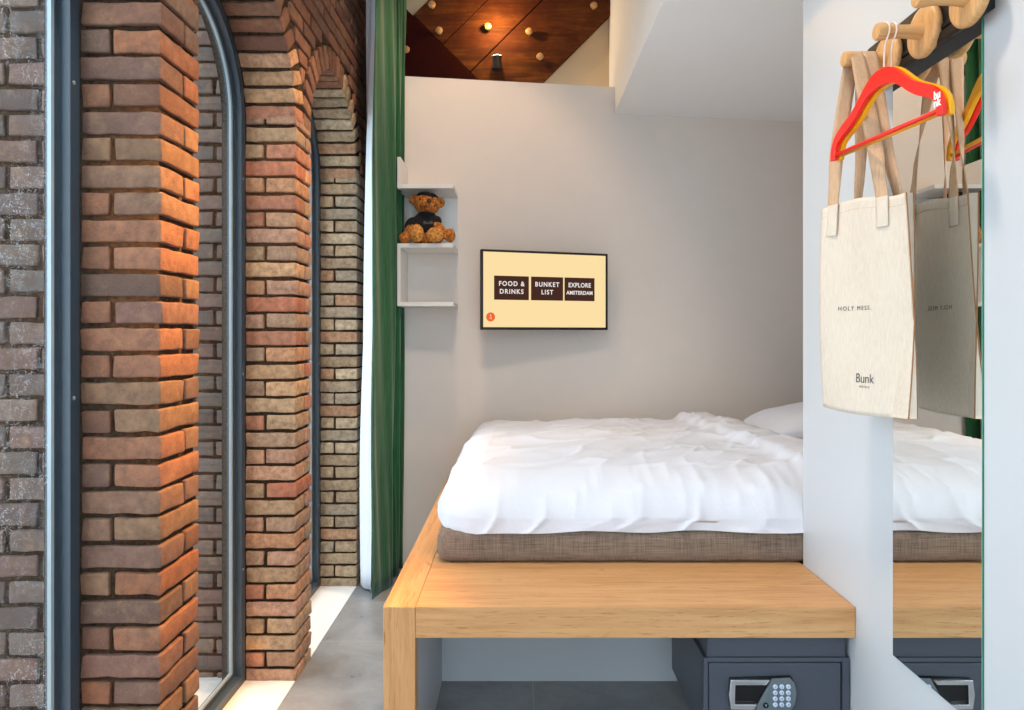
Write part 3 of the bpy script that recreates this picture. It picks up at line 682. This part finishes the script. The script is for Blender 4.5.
g = G()
for side in (1, -1): g.tube([bag_pt(1.0, BB+(BT-BB)*k/24, side)+td*.001 for k in range(25)], .0017, 6)
g.make('side_seam', M['seam'], bag)
g = G()
for side in (1, -1): g.tube([bag_pt(i/24, BT-.028, side)+bn*side*.0012 for i in range(25)], .0007, 4)
g.make('hem_stitch', M['canvas_strap'], bag)
def ribbon(name, pts, wids, width, mat, parent, n=8, thick=.0022):
    c = spline(pts, n); w_ = spline(wids, n); g = G(); vs = []
    for p, q in zip(c, w_):
        q = q.normalized()*width/2
        for k in range(5): vs.append(p+q*(k/2-1))
    g.add(vs, [(i*5+k, i*5+k+1, (i+1)*5+k+1, (i+1)*5+k) for i in range(len(c)-1) for k in range(4)])
    o = g.make(name, mat, parent, smooth=True); s_ = o.modifiers.new('s', 'SOLIDIFY'); s_.thickness = thick; s_.offset = 0; return o
PX, PY, PZ = .955, 1.92, 2.295; XX = Vector((1, 0, 0))
def handle(side, xo, aL, aR, tw):
    off = bn*side*.003
    L0 = bag_pt(aL, BT-.045, side)+off; L1 = bag_pt(aL, BT, side)+off; R0 = bag_pt(aR, BT-.045, side)+off; R1 = bag_pt(aR, BT, side)+off
    top = Vector((PX+xo, PY, PZ+.0195)); tl = Vector((PX+xo, PY+.0195, PZ)); tr = Vector((PX+xo, PY-.0195, PZ))
    ml = (L1+tl)/2+Vector((-.008*side, .014, -.05)); mr = (R1+tr)/2+Vector((.006*side, -.012, -.05))
    X = Vector((1, 0, 0))
    tdd = td if side > 0 else (B2-B1).normalized()
    pts = [L0, L1, L1.lerp(ml, .5), ml, ml.lerp(tl, .6), tl, top, tr, tr.lerp(mr, .4), mr, mr.lerp(R1, .5), R1, R0]
    wl = (tdd+X*.6*tw); wr = (tdd*.8+X*.7)
    wids = [tdd, tdd, tdd*.9+X*.2, wl, X*.9+tdd*.35, X, X, X, X*.9+tdd*.35, wr, tdd*.9+X*.2, tdd, tdd]
    ribbon('handle', pts, wids, .040, M['canvas_strap'], bag)
    for aa in (aL, aR):
        p_ = [bag_pt(aa, BT-.085+.0425*k, side)+bn*side*.0045 for k in range(3)]; ribbon('handle_patch', p_, [tdd]*3, .040, M['canvas'], bag, thick=.002)
handle(1, -.012, .12, .72, 1); handle(-1, .024, .16, .80, .6)
def onbag(name, s_, size, a, z, side, sx=1.0, **kw):
    o = text(name, s_, size, Matrix(), M['ink'], bag, .0002, sx=sx, **kw); wd_ = (Q2-Q1).length if side > 0 else -(B2-B1).length
    for v in o.data.vertices: v.co = bag_pt(a+v.co.x/wd_, z+v.co.y, side)+bn*side*(.0024+v.co.z)
onbag('lettering', 'HOLY MESS.', .017, .40, 1.597, 1, space=1.35)
onbag('lettering', 'Bunk', .036, .52, 1.405, 1, sx=.8)
onbag('lettering', 'HOTELS', .008, .52, 1.383, 1, space=1.2)
onbag('lettering', 'HOLY MESS.', .017, .55, 1.597, -1, space=1.35)

# ------------------------------------------------------------- light
wd = bpy.data.worlds.new('overcast'); S.world = wd; wd.use_nodes = True; nt = wd.node_tree; nt.nodes.clear()
bg = nt.nodes.new('ShaderNodeBackground'); ow = nt.nodes.new('ShaderNodeOutputWorld'); nt.links.new(bg.outputs[0], ow.inputs[0])
bg.inputs[0].default_value = (.74, .87, 1.0, 1); bg.inputs[1].default_value = 5.2
for i in BAYS:
    L = bpy.data.lights.new('portal', 'AREA'); L.shape = 'RECTANGLE'; L.size = 2.95; L.size_y = .92; L.cycles.is_portal = True
    o = bpy.data.objects.new('window_portal', L); COL.objects.link(o); o.location = (XO-.01, bay(i), 1.47); o.rotation_euler = (0, R(-90), 0)
L = bpy.data.lights.new('portal', 'AREA'); L.shape = 'RECTANGLE'; L.size = 1.83; L.size_y = 3.95; L.cycles.is_portal = True
o = bpy.data.objects.new('window_portal', L); COL.objects.link(o); o.location = (.065, YW-.11, 2.225); o.rotation_euler = (R(90), 0, R(180))
def lamp(kind, name, loc, to, power, col, size=.1, angle=60, blend=.6):
    L = bpy.data.lights.new(name, kind); L.energy = power; L.color = col
    if kind == 'SPOT': L.spot_size = R(angle); L.spot_blend = blend; L.shadow_soft_size = size
    elif kind == 'AREA': L.size = size
    else: L.shadow_soft_size = size
    o = bpy.data.objects.new(name, L); COL.objects.link(o); o.location = loc
    o.rotation_euler = (Vector(to)-Vector(loc)).to_track_quat('-Z', 'Y').to_euler(); return o
WARM = (1, .62, .30)
lamp('SPOT', 'brick_spot', (.55, 2.35, 3.6), (-.97, 1.97, 1.12), 1050, (1, .46, .10), .08, 41, .75)
lamp('SPOT', 'brick_spot', (.3, 3.3, 4.0), (-1.0, 3.1, 1.6), 300, (1, .60, .28), .08, 50, .8)
lamp('SPOT', 'floor_uplight', (-1.15, 1.835, .03), (-1.15, 1.86, 2.5), 3, (1, .45, .10), .01, 60, .9)
lamp('SPOT', 'floor_uplight', (-1.15, 2.965, .03), (-1.15, 2.99, 2.5), 1.6, (1, .45, .10), .01, 60, .9)
lamp('SPOT', 'wall_spot', (-.35, 3.3, 4.1), (-.30, 4.5, 1.9), 75, (1, .66, .40), .05, 75)
lamp('SPOT', 'overhead_fill', (-.1, 1.6, 4.2), (0, 2.3, 0), 240, (1, .84, .68), .15, 100, .8)  # added overhead fill that lifts the room's ambient light, no fitting behind it
lamp('POINT', 'uplight', (lp.x, DT-.16, lp.z+.22), (0, 0, 0), 14, (1, .62, .22), .02)

# ------------------------------------------------------------- camera and view
cam = bpy.data.cameras.new('camera'); cam.sensor_width = 36; cam.lens = 36*F/1024; cam.shift_x = -(CX-512)/1024; cam.shift_y = -(355-CY)/1024; cam.clip_start = .05
co = bpy.data.objects.new('camera', cam); COL.objects.link(co); co.location = (0, 0, CH); co.rotation_euler = (R(90), 0, 0); S.camera = co
S.view_settings.view_transform = 'Standard'; S.view_settings.look = 'None'; S.view_settings.gamma = 1; S.view_settings.exposure = 0; S.view_settings.use_curve_mapping = False
S.cycles.use_denoising = True; S.cycles.max_bounces = 10; S.cycles.diffuse_bounces = 6; S.cycles.transparent_max_bounces = 12; S.cycles.sample_clamp_indirect = 8
